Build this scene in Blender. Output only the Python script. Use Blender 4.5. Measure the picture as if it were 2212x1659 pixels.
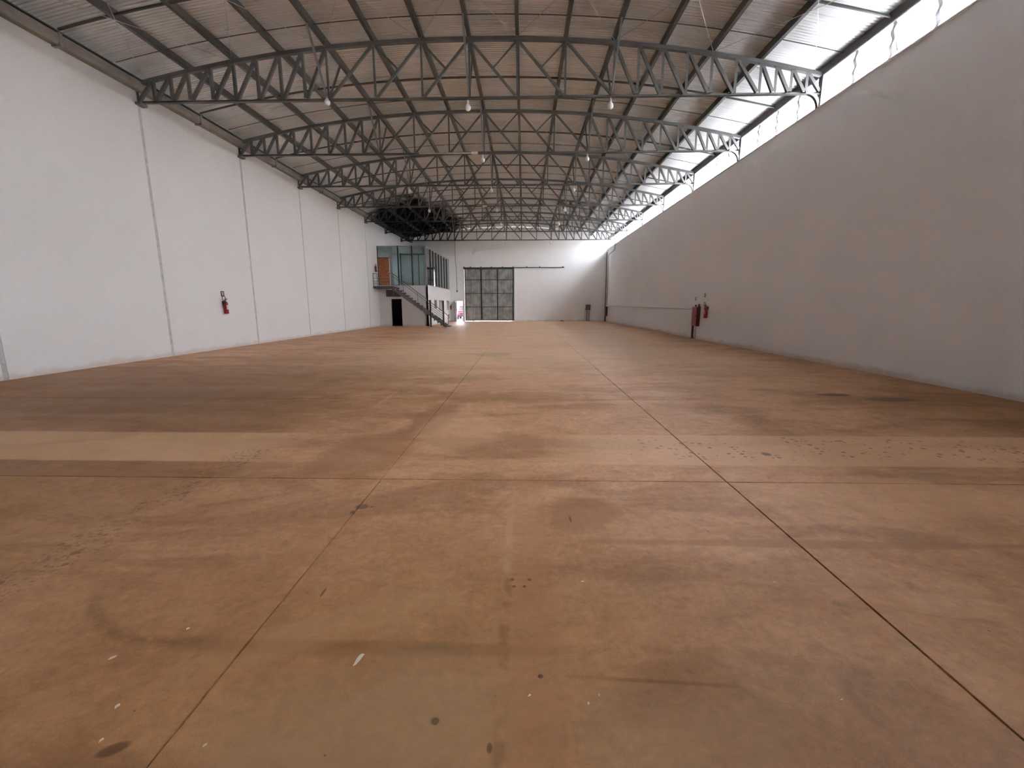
import bpy, bmesh, math, random
from mathutils import Vector, Matrix
random.seed(7)
PI = math.pi
for o in list(bpy.data.objects):
    bpy.data.objects.remove(o, do_unlink=True)
S = bpy.context.scene
COL = S.collection

# ------------------------------------------------------------------ camera
CAM_H, PITCH, YAW, ROLL, FPX = 1.6, -0.1781, -0.0262, -0.0014, 943.94
fw = Vector((math.sin(YAW) * math.cos(PITCH), math.cos(YAW) * math.cos(PITCH), math.sin(PITCH)))
rt = Vector((math.cos(YAW), -math.sin(YAW), 0)); up = rt.cross(fw)
rt2 = rt * math.cos(ROLL) + up * math.sin(ROLL); up2 = up * math.cos(ROLL) - rt * math.sin(ROLL)
cd = bpy.data.cameras.new('camera'); cam = bpy.data.objects.new('camera', cd); COL.objects.link(cam)
cd.sensor_width = 36.0; cd.lens = FPX * 36.0 / 2212.0; cd.clip_end = 500; cd.clip_start = 0.05
M = Matrix((rt2, up2, -fw)).transposed().to_4x4(); M.translation = (0, 0, CAM_H)
cam.matrix_world = M
S.camera = cam

# ------------------------------------------------------------------ light
w = bpy.data.worlds.new('sky'); S.world = w; w.use_nodes = True
nt = w.node_tree; nt.nodes.clear()
# bright hazy sky: near white at the horizon, a little brighter and bluer overhead
tc = nt.nodes.new('ShaderNodeTexCoord'); sx = nt.nodes.new('ShaderNodeSeparateXYZ'); nt.links.new(tc.outputs['Generated'], sx.inputs[0])
mr = nt.nodes.new('ShaderNodeMapRange'); nt.links.new(sx.outputs[2], mr.inputs[0]); mr.inputs[1].default_value = 0.0; mr.inputs[2].default_value = 0.9
mc = nt.nodes.new('ShaderNodeMix'); mc.data_type = 'RGBA'; nt.links.new(mr.outputs[0], mc.inputs[0])
mc.inputs[6].default_value = (1.0, 1.0, 1.02, 1); mc.inputs[7].default_value = (2.3, 2.45, 2.75, 1)
bg = nt.nodes.new('ShaderNodeBackground'); bg.inputs[1].default_value = 1.0; nt.links.new(mc.outputs[2], bg.inputs[0])
wo = nt.nodes.new('ShaderNodeOutputWorld'); nt.links.new(bg.outputs[0], wo.inputs[0])
S.cycles.diffuse_bounces = 5; S.cycles.max_bounces = 9; S.cycles.glossy_bounces = 3; S.cycles.transparent_max_bounces = 10; S.cycles.adaptive_threshold = 0.04
sd = bpy.data.lights.new('sun', 'SUN'); sd.energy = 3.0; sd.angle = math.radians(0.6); sd.color = (1.0, 0.95, 0.88)
so = bpy.data.objects.new('sun', sd); COL.objects.link(so)
so.rotation_euler = Vector((-0.55, -0.35, 0.9)).to_track_quat('Z', 'Y').to_euler()
def portal(loc, target, sx, sy, name):
    ld = bpy.data.lights.new(name, 'AREA'); ld.shape = 'RECTANGLE'; ld.size = sx; ld.size_y = sy; ld.cycles.is_portal = True
    lo = bpy.data.objects.new(name, ld); COL.objects.link(lo); lo.location = loc
    lo.rotation_euler = Vector(target).to_track_quat('-Z', 'Z').to_euler()
portal((8.33 + .24, 21.05, 7.50), (-1, 0, 0), 48.1, .86, 'portal_clerestory')
portal((-6.51, 45.32, 1.03), (0, -1, 0), .7, 2.06, 'portal_door')
S.view_settings.view_transform = 'Standard'; S.view_settings.look = 'None'
S.view_settings.gamma = 1.0; S.view_settings.use_curve_mapping = False
S.view_settings.exposure = 4.85

# ------------------------------------------------------------------ dimensions
XL, XR = -11.29, 8.33          # faces of the side walls
YB, YN = 45.1, -3.0            # far end wall, near end wall behind the camera
ZB = 7.09                      # top of the right wall / sill of the clerestory
ZC = 7.47                      # bottom chord
TY = [13.76 + 4.63 * i for i in range(-1, 7)]   # truss planes
def ztop(x):                   # centre line of the top chord
    return 8.97 - 1.04 * abs((x + 1.5) / 9.81) ** 2.12
NODE = [XL] + [-1.56 + 1.36 * (i - 7) for i in range(1, 14)] + [XR]
OY = 34.5; OX = -7.45; OZ = 3.04; OT = 6.1      # office: front plane, side plane, floor, top

# ------------------------------------------------------------------ node helpers
class G:
    """small expression builder for shader nodes"""
    def __init__(s, mat):
        s.nt = mat.node_tree; s.N = s.nt.nodes; s.L = s.nt.links
    def new(s, t, **kw):
        n = s.N.new(t)
        for k, v in kw.items(): setattr(n, k, v)
        return n
    def put(s, sock, v):
        if v is None: return
        if isinstance(v, bpy.types.NodeSocket): s.L.new(v, sock)
        elif isinstance(v, (tuple, list)) and sock.type == 'RGBA' and len(v) == 3: sock.default_value = (*v, 1)
        else: sock.default_value = v
    def m(s, op, a, b=None, c=None, clamp=False):
        n = s.new('ShaderNodeMath', operation=op); n.use_clamp = clamp
        s.put(n.inputs[0], a); s.put(n.inputs[1], b); s.put(n.inputs[2], c); return n.outputs[0]
    def vm(s, op, a, b=None):
        n = s.new('ShaderNodeVectorMath', operation=op); s.put(n.inputs[0], a); s.put(n.inputs[1], b)
        return n.outputs['Value'] if op in ('LENGTH', 'DISTANCE', 'DOT_PRODUCT') else n.outputs[0]
    def pos(s): return s.new('ShaderNodeNewGeometry').outputs['Position']
    def xyz(s, v):
        n = s.new('ShaderNodeSeparateXYZ'); s.put(n.inputs[0], v); return n.outputs
    def comb(s, x, y, z):
        n = s.new('ShaderNodeCombineXYZ'); s.put(n.inputs[0], x); s.put(n.inputs[1], y); s.put(n.inputs[2], z); return n.outputs[0]
    def noise(s, v, scale, det=4, rough=0.55, dist=0.0):
        n = s.new('ShaderNodeTexNoise'); s.put(n.inputs['Vector'], v); n.inputs['Scale'].default_value = scale
        n.inputs['Detail'].default_value = det; n.inputs['Roughness'].default_value = rough; n.inputs['Distortion'].default_value = dist
        return n.outputs[0]
    def ss(s, v, a, b, lo=0.0, hi=1.0):       # smoothstep map
        n = s.new('ShaderNodeMapRange', interpolation_type='SMOOTHSTEP'); s.put(n.inputs[0], v)
        n.inputs[1].default_value = a; n.inputs[2].default_value = b; n.inputs[3].default_value = lo; n.inputs[4].default_value = hi
        return n.outputs[0]
    def mix(s, f, a, b, mode='MIX'):
        n = s.new('ShaderNodeMix', data_type='RGBA', blend_type=mode); s.put(n.inputs[0], f); s.put(n.inputs[6], a); s.put(n.inputs[7], b)
        return n.outputs[2]
    def bump(s, h, st=0.3, d=0.01):
        n = s.new('ShaderNodeBump'); n.inputs['Strength'].default_value = st; n.inputs['Distance'].default_value = d; s.put(n.inputs['Height'], h); return n.outputs[0]

def mat(name, color=(.5, .5, .5), rough=.6, metal=0.0, spec=.5, var=.12, scale=3.0, bump=0.0, bscale=60):
    m = bpy.data.materials.new(name); m.use_nodes = True
    g = G(m); b = m.node_tree.nodes['Principled BSDF']
    p = g.new('ShaderNodeTexCoord').outputs['Object']
    n = g.noise(g.pos(), scale, 5)
    f = g.ss(n, .3, .7)
    c = g.mix(f, tuple(x * (1 - var) for x in color), tuple(min(1, x * (1 + var)) for x in color))
    g.put(b.inputs['Base Color'], c)
    b.inputs['Roughness'].default_value = rough; b.inputs['Metallic'].default_value = metal
    b.inputs['Specular IOR Level'].default_value = spec
    if bump: g.put(b.inputs['Normal'], g.bump(g.noise(g.pos(), bscale, 3), bump))
    m['bsdf'] = 1
    return m

def black_patch(g):      # black patch under the roof at the far left
    q = g.xyz(g.pos())
    dx = g.m('DIVIDE', g.m('SUBTRACT', q[0], -8.9), 3.3)
    dy = g.m('DIVIDE', g.m('SUBTRACT', q[1], 40.0), 9.0)
    d = g.m('SQRT', g.m('ADD', g.m('POWER', g.m('ABSOLUTE', dx), 2.0), g.m('POWER', g.m('ABSOLUTE', dy), 2.0)))
    d = g.m('ADD', d, g.m('MULTIPLY', g.m('SUBTRACT', g.noise(g.pos(), .5, 4), .5), .9))
    up_ = g.ss(q[2], 7.1, 7.4)
    return g.m('MULTIPLY', g.ss(d, 1.15, .85), up_)

def wall_mat(name, color, stain=True, top=None):
    m = bpy.data.materials.new(name); m.use_nodes = True; g = G(m); b = m.node_tree.nodes['Principled BSDF']
    P = g.pos(); q = g.xyz(P)
    c = g.mix(g.ss(g.noise(P, .35, 4), .3, .7), tuple(x * .965 for x in color), color)
    c = g.mix(g.m('MULTIPLY', g.ss(g.noise(P, 9, 4), .45, .75), .06), c, (.55, .5, .44))
    if stain:   # red dust splashed up from the floor
        hgt = g.m('ADD', q[2], g.m('MULTIPLY', g.noise(P, 1.6, 5), -.35))
        f = g.m('MULTIPLY', g.ss(hgt, .0, -.14), .4)
        c = g.mix(f, c, (.48, .33, .22))
    g.put(b.inputs['Base Color'], c)
    b.inputs['Roughness'].default_value = .75; b.inputs['Specular IOR Level'].default_value = .25
    g.put(b.inputs['Normal'], g.bump(g.noise(P, 45, 3), .12, .004))
    return m

# ---- floor
def floor_mat(ylo, yhi):     # same concrete everywhere; marks outside the rows ylo..yhi are skipped to keep it quick
    m = bpy.data.materials.new('worn_brown_concrete'); m.use_nodes = True; g = G(m); b = m.node_tree.nodes['Principled BSDF']
    P = g.pos(); q = g.xyz(P); X, Y = q[0], q[1]
    flat = g.comb(X, Y, 0.0)
    n1 = g.noise(flat, .33, 6, .6, .6)
    n2 = g.noise(g.comb(g.m('MULTIPLY', X, .35), Y, 3.0), 1.3, 6, .6, .8)      # streaks across the hall
    n3 = g.noise(flat, 2.1, 6, .62, .4)
    n4 = g.noise(flat, 26, 5, .65)
    n5 = g.noise(flat, 160, 3, .7)
    wob = g.m('SUBTRACT', g.noise(flat, 2.3, 5, .6), .5)
    wob2 = g.m('SUBTRACT', g.noise(flat, 11, 4, .6), .5)
    c = g.mix(g.ss(n1, .3, .7), (.50, .285, .165), (.60, .375, .235))
    c = g.mix(g.m('MULTIPLY', g.ss(n2, .47, .62), .8), c, (.36, .205, .118))
    c = g.mix(g.m('MULTIPLY', g.ss(n2, .45, .25), .35), c, (.66, .44, .29))
    c = g.mix(g.m('MULTIPLY', g.ss(n3, .5, .68), .5), c, (.41, .23, .13))
    c = g.mix(g.m('MULTIPLY', g.ss(n3, .48, .28), .3), c, (.64, .445, .30))
    # fine mottling
    n6 = g.noise(flat, 7.5, 6, .7, 1.2)
    n7 = g.noise(g.comb(g.m('MULTIPLY', X, .5), Y, 7.0), 14, 4, .7)
    k = g.m('ADD', g.m('ADD', g.m('MULTIPLY', n4, .50), g.m('MULTIPLY', n5, .60)), g.m('ADD', g.m('MULTIPLY', n6, .75), g.m('MULTIPLY', n7, .40)))
    c = g.mix(1.0, c, g.comb(g.m('SUBTRACT', k, .14), g.m('SUBTRACT', k, .14), g.m('SUBTRACT', k, .14)), 'MULTIPLY')
    def band(v, a, b_, soft, wamp=0.0, w_=None):
        vv = v if not wamp else g.m('ADD', v, g.m('MULTIPLY', w_ or wob, wamp))
        return g.m('MULTIPLY', g.ss(vv, a - soft, a + soft), g.ss(vv, b_ + soft, b_ - soft))
    inr = lambda a, b: a < yhi and b > ylo
    def ell(cx, cy, rx, ry, rot=0.0, wamp=.6, soft=.18, w_=None):
        ext = max(rx, ry) if rot else ry
        if not inr(cy - ext * (1.2 + wamp), cy + ext * (1.2 + wamp)): return None
        if not rot:
            d = g.vm('LENGTH', g.vm('MULTIPLY', g.vm('SUBTRACT', flat, (cx, cy, 0)), (1 / rx, 1 / ry, 0)))
            d = g.m('ADD', d, g.m('MULTIPLY', w_ or wob, wamp))
            return g.ss(d, 1 + soft, 1 - soft)
        dx = g.m('SUBTRACT', X, cx); dy = g.m('SUBTRACT', Y, cy)
        cr, sr = math.cos(rot), math.sin(rot)
        u = g.m('DIVIDE', g.m('ADD', g.m('MULTIPLY', dx, cr), g.m('MULTIPLY', dy, sr)), rx)
        v = g.m('DIVIDE', g.m('SUBTRACT', g.m('MULTIPLY', dy, cr), g.m('MULTIPLY', dx, sr)), ry)
        d = g.m('SQRT', g.m('ADD', g.m('MULTIPLY', u, u), g.m('MULTIPLY', v, v)))
        d = g.m('ADD', d, g.m('MULTIPLY', w_ or wob, wamp))
        return g.ss(d, 1 + soft, 1 - soft)
    def tint(c, mask, amt, col): return c if mask is None else g.mix(g.m('MULTIPLY', mask, amt), c, col)
    DK = (.32, .175, .092); LT = (.70, .475, .315); VD = (.12, .07, .045)
    # pale swept strip across the hall with crisp edges
    strip = band(Y, 4.27, 5.31, .025, .05)
    left = g.ss(X, -2.2, -3.4); right = g.m('MULTIPLY', g.ss(X, .1, 1.0), g.ss(X, 7.3, 5.8))
    if inr(3.7, 5.7): c = tint(c, g.m('MULTIPLY', strip, left), .62, (.64, .44, .28))
    if inr(3.7, 5.7): c = tint(c, g.m('MULTIPLY', strip, right), .55, LT)
    if inr(3.7, 5.7): c = tint(c, g.m('MULTIPLY', band(Y, 3.86, 4.26, .02, .03), g.ss(X, -1.6, -3.0)), .28, DK)
    if inr(4.8, 8): c = tint(c, g.m('MULTIPLY', band(Y, 5.32, 7.4, .25), g.ss(X, -2.4, -4.5)), .35, DK)
    if inr(4, 15): c = tint(c, g.m('MULTIPLY', band(Y, 7.9, 11.5, 1.0, 2.2), g.ss(X, -2.6, -5.0)), .45, DK)
    # large dark stains
    for (cx, cy, rx, ry, ro, a) in [(-3.9, 10.6, 1.8, 1.5, 0, .35), (-6.3, 7.6, 2.6, .6, 0, .5), (-6.9, 6.6, 1.6, .35, 0, .45), (-1.63, 9.4, .9, .5, .3, .4),
                                    (-1.3, 6.2, .28, 1.1, -.12, .55), (-1.75, 4.6, .5, .7, 0, .35), (1.3, 11.7, .75, 1.1, 0, .5), (-.5, 7.6, 1.6, .45, 0, .38),
                                    (-3.2, 13.5, 2.6, .8, 0, .3), (-5, 22, 2.2, 1.3, 0, .35), (-3.4, 27, 3.0, 1.4, 0, .25), (2.0, 17.5, 2.2, 1.0, 0, .25),
                                    (.5, 13.2, .9, .5, 0, .3), (-6.5, 13, 2.5, 1.2, 0, .3), (.40, 3.2, .30, .28, 0, .38), (2.2, 2.78, 1.6, .05, 0, .35), (-.75, 1.8, .9, .05, 0, .35)]:
        c = tint(c, ell(cx, cy, rx, ry, ro, 1.3, .32), min(.8, a * 1.45), DK)
    # greyer bare concrete near the camera
    c = tint(c, ell(-.55, 1.42, .62, .33, .2, 1.6, .6), .55, (.50, .385, .285))
    c = tint(c, ell(.55, 1.35, .4, .22, .2, 1.6, .6), .4, (.48, .365, .27))
    c = tint(c, ell(-.95, 1.95, .5, .12, .5, 1.8, .6), .35, LT)
    c = tint(c, ell(-.85, 5.55, .55, .85, 0, .9, .2), .4, LT)
    c = tint(c, ell(3.2, 3.5, 1.4, .4, 0, 1.2, .6), .3, LT)
    # rusty lane with a dark and a pale edge
    lane = g.m('MULTIPLY', band(X, -.06, .20, .035, .08), g.ss(Y, 4.6, 3.6))
    if inr(-9, 4.9): c = tint(c, g.m('MULTIPLY', lane, g.ss(n6, .35, .6)), .42, (.52, .27, .17))
    if inr(-9, 4.9): c = tint(c, g.m('MULTIPLY', band(X, .17, .225, .012, .015, wob2), g.m('MULTIPLY', g.ss(n4, .35, .6), g.ss(Y, 4.7, 3.2))), .3, (.62, .38, .25))
    if inr(-9, 4.9): c = tint(c, g.m('MULTIPLY', band(X, -.115, -.065, .014, .06, wob), g.m('MULTIPLY', g.ss(Y, 2.9, 2.2), g.ss(g.noise(flat, 7, 3), .40, .60))), .5, (.30, .14, .075))
    if inr(-9, 4.9): c = tint(c, g.m('MULTIPLY', band(X, -.12, -.07, .012, .03, wob2), g.m('MULTIPLY', g.ss(Y, 3.6, 2.9), g.ss(Y, 2.3, 2.5))), .3, LT)
    # puddle mark and its tail
    c = tint(c, ell(-1.0, 14.45, .62, .62, 0, 1.1, .08), .9, (.12, .07, .048))
    c = tint(c, ell(-1.75, 14.6, .45, .22, 0, 1.1, .1), .75, (.14, .08, .055))
    # curved tyre mark lower left
    cx, cy, R_ = -1.75, 2.62, .80
    rr = g.m('SQRT', g.m('ADD', g.m('POWER', g.m('ABSOLUTE', g.m('SUBTRACT', X, cx)), 2.0), g.m('POWER', g.m('ABSOLUTE', g.m('SUBTRACT', Y, cy)), 2.0)))
    ring = band(g.m('ADD', rr, g.m('MULTIPLY', wob2, .05)), R_ - .03, R_ + .03, .025)
    ring = g.m('MULTIPLY', ring, g.m('MULTIPLY', g.ss(Y, 2.3, 2.0), g.ss(X, -1.4, -1.6)))
    if inr(-9, 2.6): c = tint(c, g.m('MULTIPLY', ring, g.ss(n4, .3, .6)), .55, (.17, .10, .055))
    tail = g.m('MULTIPLY', band(g.m('ADD', Y, g.m('MULTIPLY', wob2, .03)), 1.79, 1.835, .02), g.m('MULTIPLY', g.ss(X, -1.75, -1.5), g.ss(X, .0, -.5)))
    if inr(-9, 2.6): c = tint(c, g.m('MULTIPLY', tail, g.ss(n3, .42, .62)), .3, (.19, .11, .06))
    ln2 = g.m('MULTIPLY', band(g.m('ADD', Y, g.m('ADD', g.m('MULTIPLY', X, .05), g.m('MULTIPLY', wob2, .02))), 1.665, 1.685, .008), g.m('MULTIPLY', g.ss(X, .15, .35), g.ss(X, 1.4, .9)))
    if inr(-9, 2.6): c = tint(c, g.m('MULTIPLY', ln2, g.ss(n3, .35, .55)), .5, (.17, .10, .06))
    # pits: scattered chips along the pale strip and along a diagonal wheel track
    vo = g.new('ShaderNodeTexVoronoi', feature='F1'); g.put(vo.inputs['Vector'], flat); vo.inputs['Scale'].default_value = 15.0
    vr = g.xyz(vo.outputs['Color'])
    rad = g.m('MULTIPLY', vr[0], .42)
    dist = g.m('ADD', vo.outputs['Distance'], g.m('MULTIPLY', wob2, .35))
    chip = g.m('MULTIPLY', g.m('LESS_THAN', dist, rad), g.m('GREATER_THAN', vr[1], .25))
    zone = g.m('MULTIPLY', band(Y, 4.45, 5.2, .1, .5), g.m('MULTIPLY', g.ss(X, .2, 2.5), g.ss(X, 7.2, 5.8)))
    zone = g.m('MULTIPLY', zone, g.ss(g.noise(flat, 1.1, 3), .38, .50))
    trail = g.m('MULTIPLY', band(X, -3.17, -2.83, .06, .3), g.m('MULTIPLY', g.ss(Y, 1.8, 2.2), g.ss(Y, 5.0, 4.5)))
    trail = g.m('MULTIPLY', trail, g.ss(g.noise(flat, 3.1, 3), .34, .48))
    chips = g.m('MULTIPLY', chip, g.m('MAXIMUM', zone, g.m('MULTIPLY', trail, .8))) if inr(1.4, 6.0) else 0.0
    if inr(1.4, 6.0): c = tint(c, chips, .8, (.17, .10, .065))
    if inr(1.4, 6.0): c = tint(c, g.m('MULTIPLY', trail, g.ss(g.noise(flat, 26, 2), .54, .60)), .55, (.20, .12, .07))
    if inr(1.4, 6.0): c = tint(c, g.m('MULTIPLY', trail, g.ss(g.noise(flat, 21, 2), .46, .40)), .3, (.66, .46, .30))
    # sparse small pits and pale flecks everywhere
    v2 = g.new('ShaderNodeTexVoronoi', feature='F1'); g.put(v2.inputs['Vector'], flat); v2.inputs['Scale'].default_value = 6.0
    r2 = g.xyz(v2.outputs['Color'])
    pit = g.m('MULTIPLY', g.m('LESS_THAN', v2.outputs['Distance'], g.m('MULTIPLY', r2[0], .045)), g.m('GREATER_THAN', r2[1], .55))
    if inr(-9, 12): c = tint(c, pit, .7, VD)
    fl = g.m('MULTIPLY', g.m('LESS_THAN', v2.outputs['Distance'], g.m('MULTIPLY', r2[0], .06)), g.m('LESS_THAN', r2[1], .10))
    if inr(-9, 12): c = tint(c, fl, .5, (.68, .55, .42))
    # oil spots
    for (sx, sy, rx, ry) in [(-.06, 2.345, .011, .013), (.04, 2.345, .011, .012), (-.05, 2.28, .012, .012), (.01, 2.28, .009, .012), (-.12, 1.34, .010, .021),
                             (-.34, 1.44, .014, .014), (.08, 1.66, .012, .011), (-1.50, 1.30, .05, .024), (-1.30, 3.27, .05, .045), (-1.34, 3.17, .018, .03),
                             (-1.13, 2.20, .008, .04), (.36, 3.10, .01, .05), (-1.22, 3.27, .012, .012), (5.3, 4.42, .16, .05), (2.65, 4.62, .05, .05), (6.3, 7.5, .42, .18), (5.6, 7.9, .3, .12)]:
        c = tint(c, ell(sx, sy, rx, ry, .5 if rx == .05 and ry == .024 else 0, .5, .25, wob2), .72, VD)
    # worn white painted marks
    wm = g.m('MULTIPLY', band(X, -2.42, -2.35, .008, .02, wob2), band(Y, 6.84, 8.1, .05))
    if inr(6.3, 8.6): c = tint(c, g.m('MULTIPLY', wm, g.ss(n4, .35, .55)), .5, (.66, .50, .38))
    wm2 = g.m('MULTIPLY', band(g.m('ADD', Y, g.m('MULTIPLY', X, .75)), 6.85, 6.92, .01), band(X, -.23, .08, .02))
    if inr(6.3, 8.6): c = tint(c, wm2, .4, (.60, .44, .33))
    # shade along the right wall put into the floor colour
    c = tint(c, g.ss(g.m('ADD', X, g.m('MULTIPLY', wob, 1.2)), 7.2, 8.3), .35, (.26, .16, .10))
    # light falloff put into the colour: swept centre paler, edges and near end darker
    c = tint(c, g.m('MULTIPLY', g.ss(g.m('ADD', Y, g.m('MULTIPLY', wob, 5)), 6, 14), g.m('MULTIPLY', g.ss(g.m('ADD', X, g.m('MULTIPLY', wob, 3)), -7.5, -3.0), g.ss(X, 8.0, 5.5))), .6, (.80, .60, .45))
    falloff = g.m('MAXIMUM', g.ss(g.m('ADD', X, g.m('MULTIPLY', wob, 1.5)), -.9, -4.2), g.m('MULTIPLY', g.ss(g.m('ADD', Y, g.m('MULTIPLY', wob, .8)), 3.9, 1.7), .75))
    falloff = g.m('MAXIMUM', g.m('MULTIPLY', falloff, g.ss(Y, 14, 8)), g.m('MULTIPLY', g.ss(g.m('ADD', X, g.m('MULTIPLY', wob, 1.5)), 3.8, 7.0), g.ss(Y, 12, 6)))
    if inr(3.7, 5.7): falloff = g.m('MULTIPLY', falloff, g.m('SUBTRACT', 1.0, g.m('MULTIPLY', strip, .55)))
    if ylo < 16: c = g.mix(g.m('MULTIPLY', falloff, .9), c, g.mix(1.0, c, (.52, .46, .31), 'MULTIPLY'))
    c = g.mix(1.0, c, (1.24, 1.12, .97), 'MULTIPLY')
    g.put(b.inputs['Base Color'], c)
    r = g.m('ADD', g.m('MULTIPLY', n3, .22), g.m('MULTIPLY', n2, .16))
    g.put(b.inputs['Roughness'], g.m('ADD', r, .33))
    b.inputs['Specular IOR Level'].default_value = .3
    hgt = g.m('SUBTRACT', g.m('ADD', g.m('MULTIPLY', n4, .5), g.m('MULTIPLY', n5, .3)), g.m('MULTIPLY', chips, 1.4))
    g.put(b.inputs['Normal'], g.bump(hgt, .25, .004))
    return m

def steel(name, color, rough=.55, metal=.0, rust=.3):
    m = bpy.data.materials.new(name); m.use_nodes = True; g = G(m); b = m.node_tree.nodes['Principled BSDF']
    P = g.pos()
    c = g.mix(g.ss(g.noise(P, 2.2, 5), .35, .7), tuple(x * .85 for x in color), tuple(x * 1.12 for x in color))
    c = g.mix(g.m('MULTIPLY', g.ss(g.noise(P, 5.5, 5), .55, .75), rust), c, (.17, .085, .045))
    c = g.mix(g.m('MULTIPLY', black_patch(g), .98), c, (.006, .006, .006))
    g.put(b.inputs['Base Color'], c); b.inputs['Roughness'].default_value = rough; b.inputs['Metallic'].default_value = metal
    return m

def roof_mat():
    m = bpy.data.materials.new('galvanised_roof_sheet'); m.use_nodes = True; g = G(m); b = m.node_tree.nodes['Principled BSDF']
    P = g.pos(); q = g.xyz(P)
    base = g.mix(g.ss(g.noise(P, .9, 5), .3, .7), (.75, .755, .735), (.81, .815, .80))
    lap = g.m('FRACT', g.m('DIVIDE', q[1], 1.0))                       # colour shift from sheet to sheet
    cell = g.m('FLOOR', g.m('DIVIDE', q[1], 1.0))
    wn = g.new('ShaderNodeTexWhiteNoise', noise_dimensions='1D'); g.put(wn.inputs['W'], cell)
    base = g.mix(1.0, base, g.mix(wn.outputs[0], (.93, .93, .93), (1, 1, 1)), 'MULTIPLY')
    base = g.mix(g.m('MULTIPLY', g.m('LESS_THAN', lap, .02), .35), base, (.16, .15, .14))
    base = g.mix(g.m('MULTIPLY', black_patch(g), .985), base, (.005, .005, .005))
    g.put(b.inputs['Base Color'], base)
    g.put(b.inputs['Metallic'], g.m('MULTIPLY', g.m('SUBTRACT', 1.0, black_patch(g)), .4)); g.put(b.inputs['Roughness'], g.m('ADD', g.m('MULTIPLY', black_patch(g), .5), .45)); g.put(b.inputs['Specular IOR Level'], g.m('MULTIPLY', g.m('SUBTRACT', 1.0, black_patch(g)), .5))
    return m

def glass(name, tint=(.80, .88, .88), refl=.9, rough=.02):
    m = bpy.data.materials.new(name); m.use_nodes = True; nt = m.node_tree; nt.nodes.clear(); g = G(m)
    tr = g.new('ShaderNodeBsdfTransparent'); tr.inputs[0].default_value = (*tint, 1)
    gl = g.new('ShaderNodeBsdfGlossy'); gl.inputs[0].default_value = (refl, refl, refl, 1); gl.inputs['Roughness'].default_value = rough
    fr = g.new('ShaderNodeFresnel'); fr.inputs[0].default_value = 1.52
    f = g.m('ADD', g.m('MULTIPLY', fr.outputs[0], 1.5), g.m('MULTIPLY', g.noise(g.pos(), 3, 3), .03), clamp=True)
    mx = g.new('ShaderNodeMixShader'); g.put(mx.inputs[0], f); g.put(mx.inputs[1], tr.outputs[0]); g.put(mx.inputs[2], gl.outputs[0])
    out = g.new('ShaderNodeOutputMaterial'); g.put(out.inputs[0], mx.outputs[0]); return m

def translucent(name):
    m = bpy.data.materials.new(name); m.use_nodes = True; nt = m.node_tree; nt.nodes.clear(); g = G(m)
    n = g.ss(g.noise(g.pos(), 4, 4), .3, .7)
    col = g.mix(n, (.86, .88, .88), (.93, .94, .94))
    tl = g.new('ShaderNodeBsdfTranslucent'); g.put(tl.inputs[0], col)
    tr = g.new('ShaderNodeBsdfTransparent'); tr.inputs[0].default_value = (.92, .94, .96, 1)
    mx = g.new('ShaderNodeMixShader'); mx.inputs[0].default_value = .85; g.put(mx.inputs[1], tl.outputs[0]); g.put(mx.inputs[2], tr.outputs[0])
    out = g.new('ShaderNodeOutputMaterial'); g.put(out.inputs[0], mx.outputs[0]); return m

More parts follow.
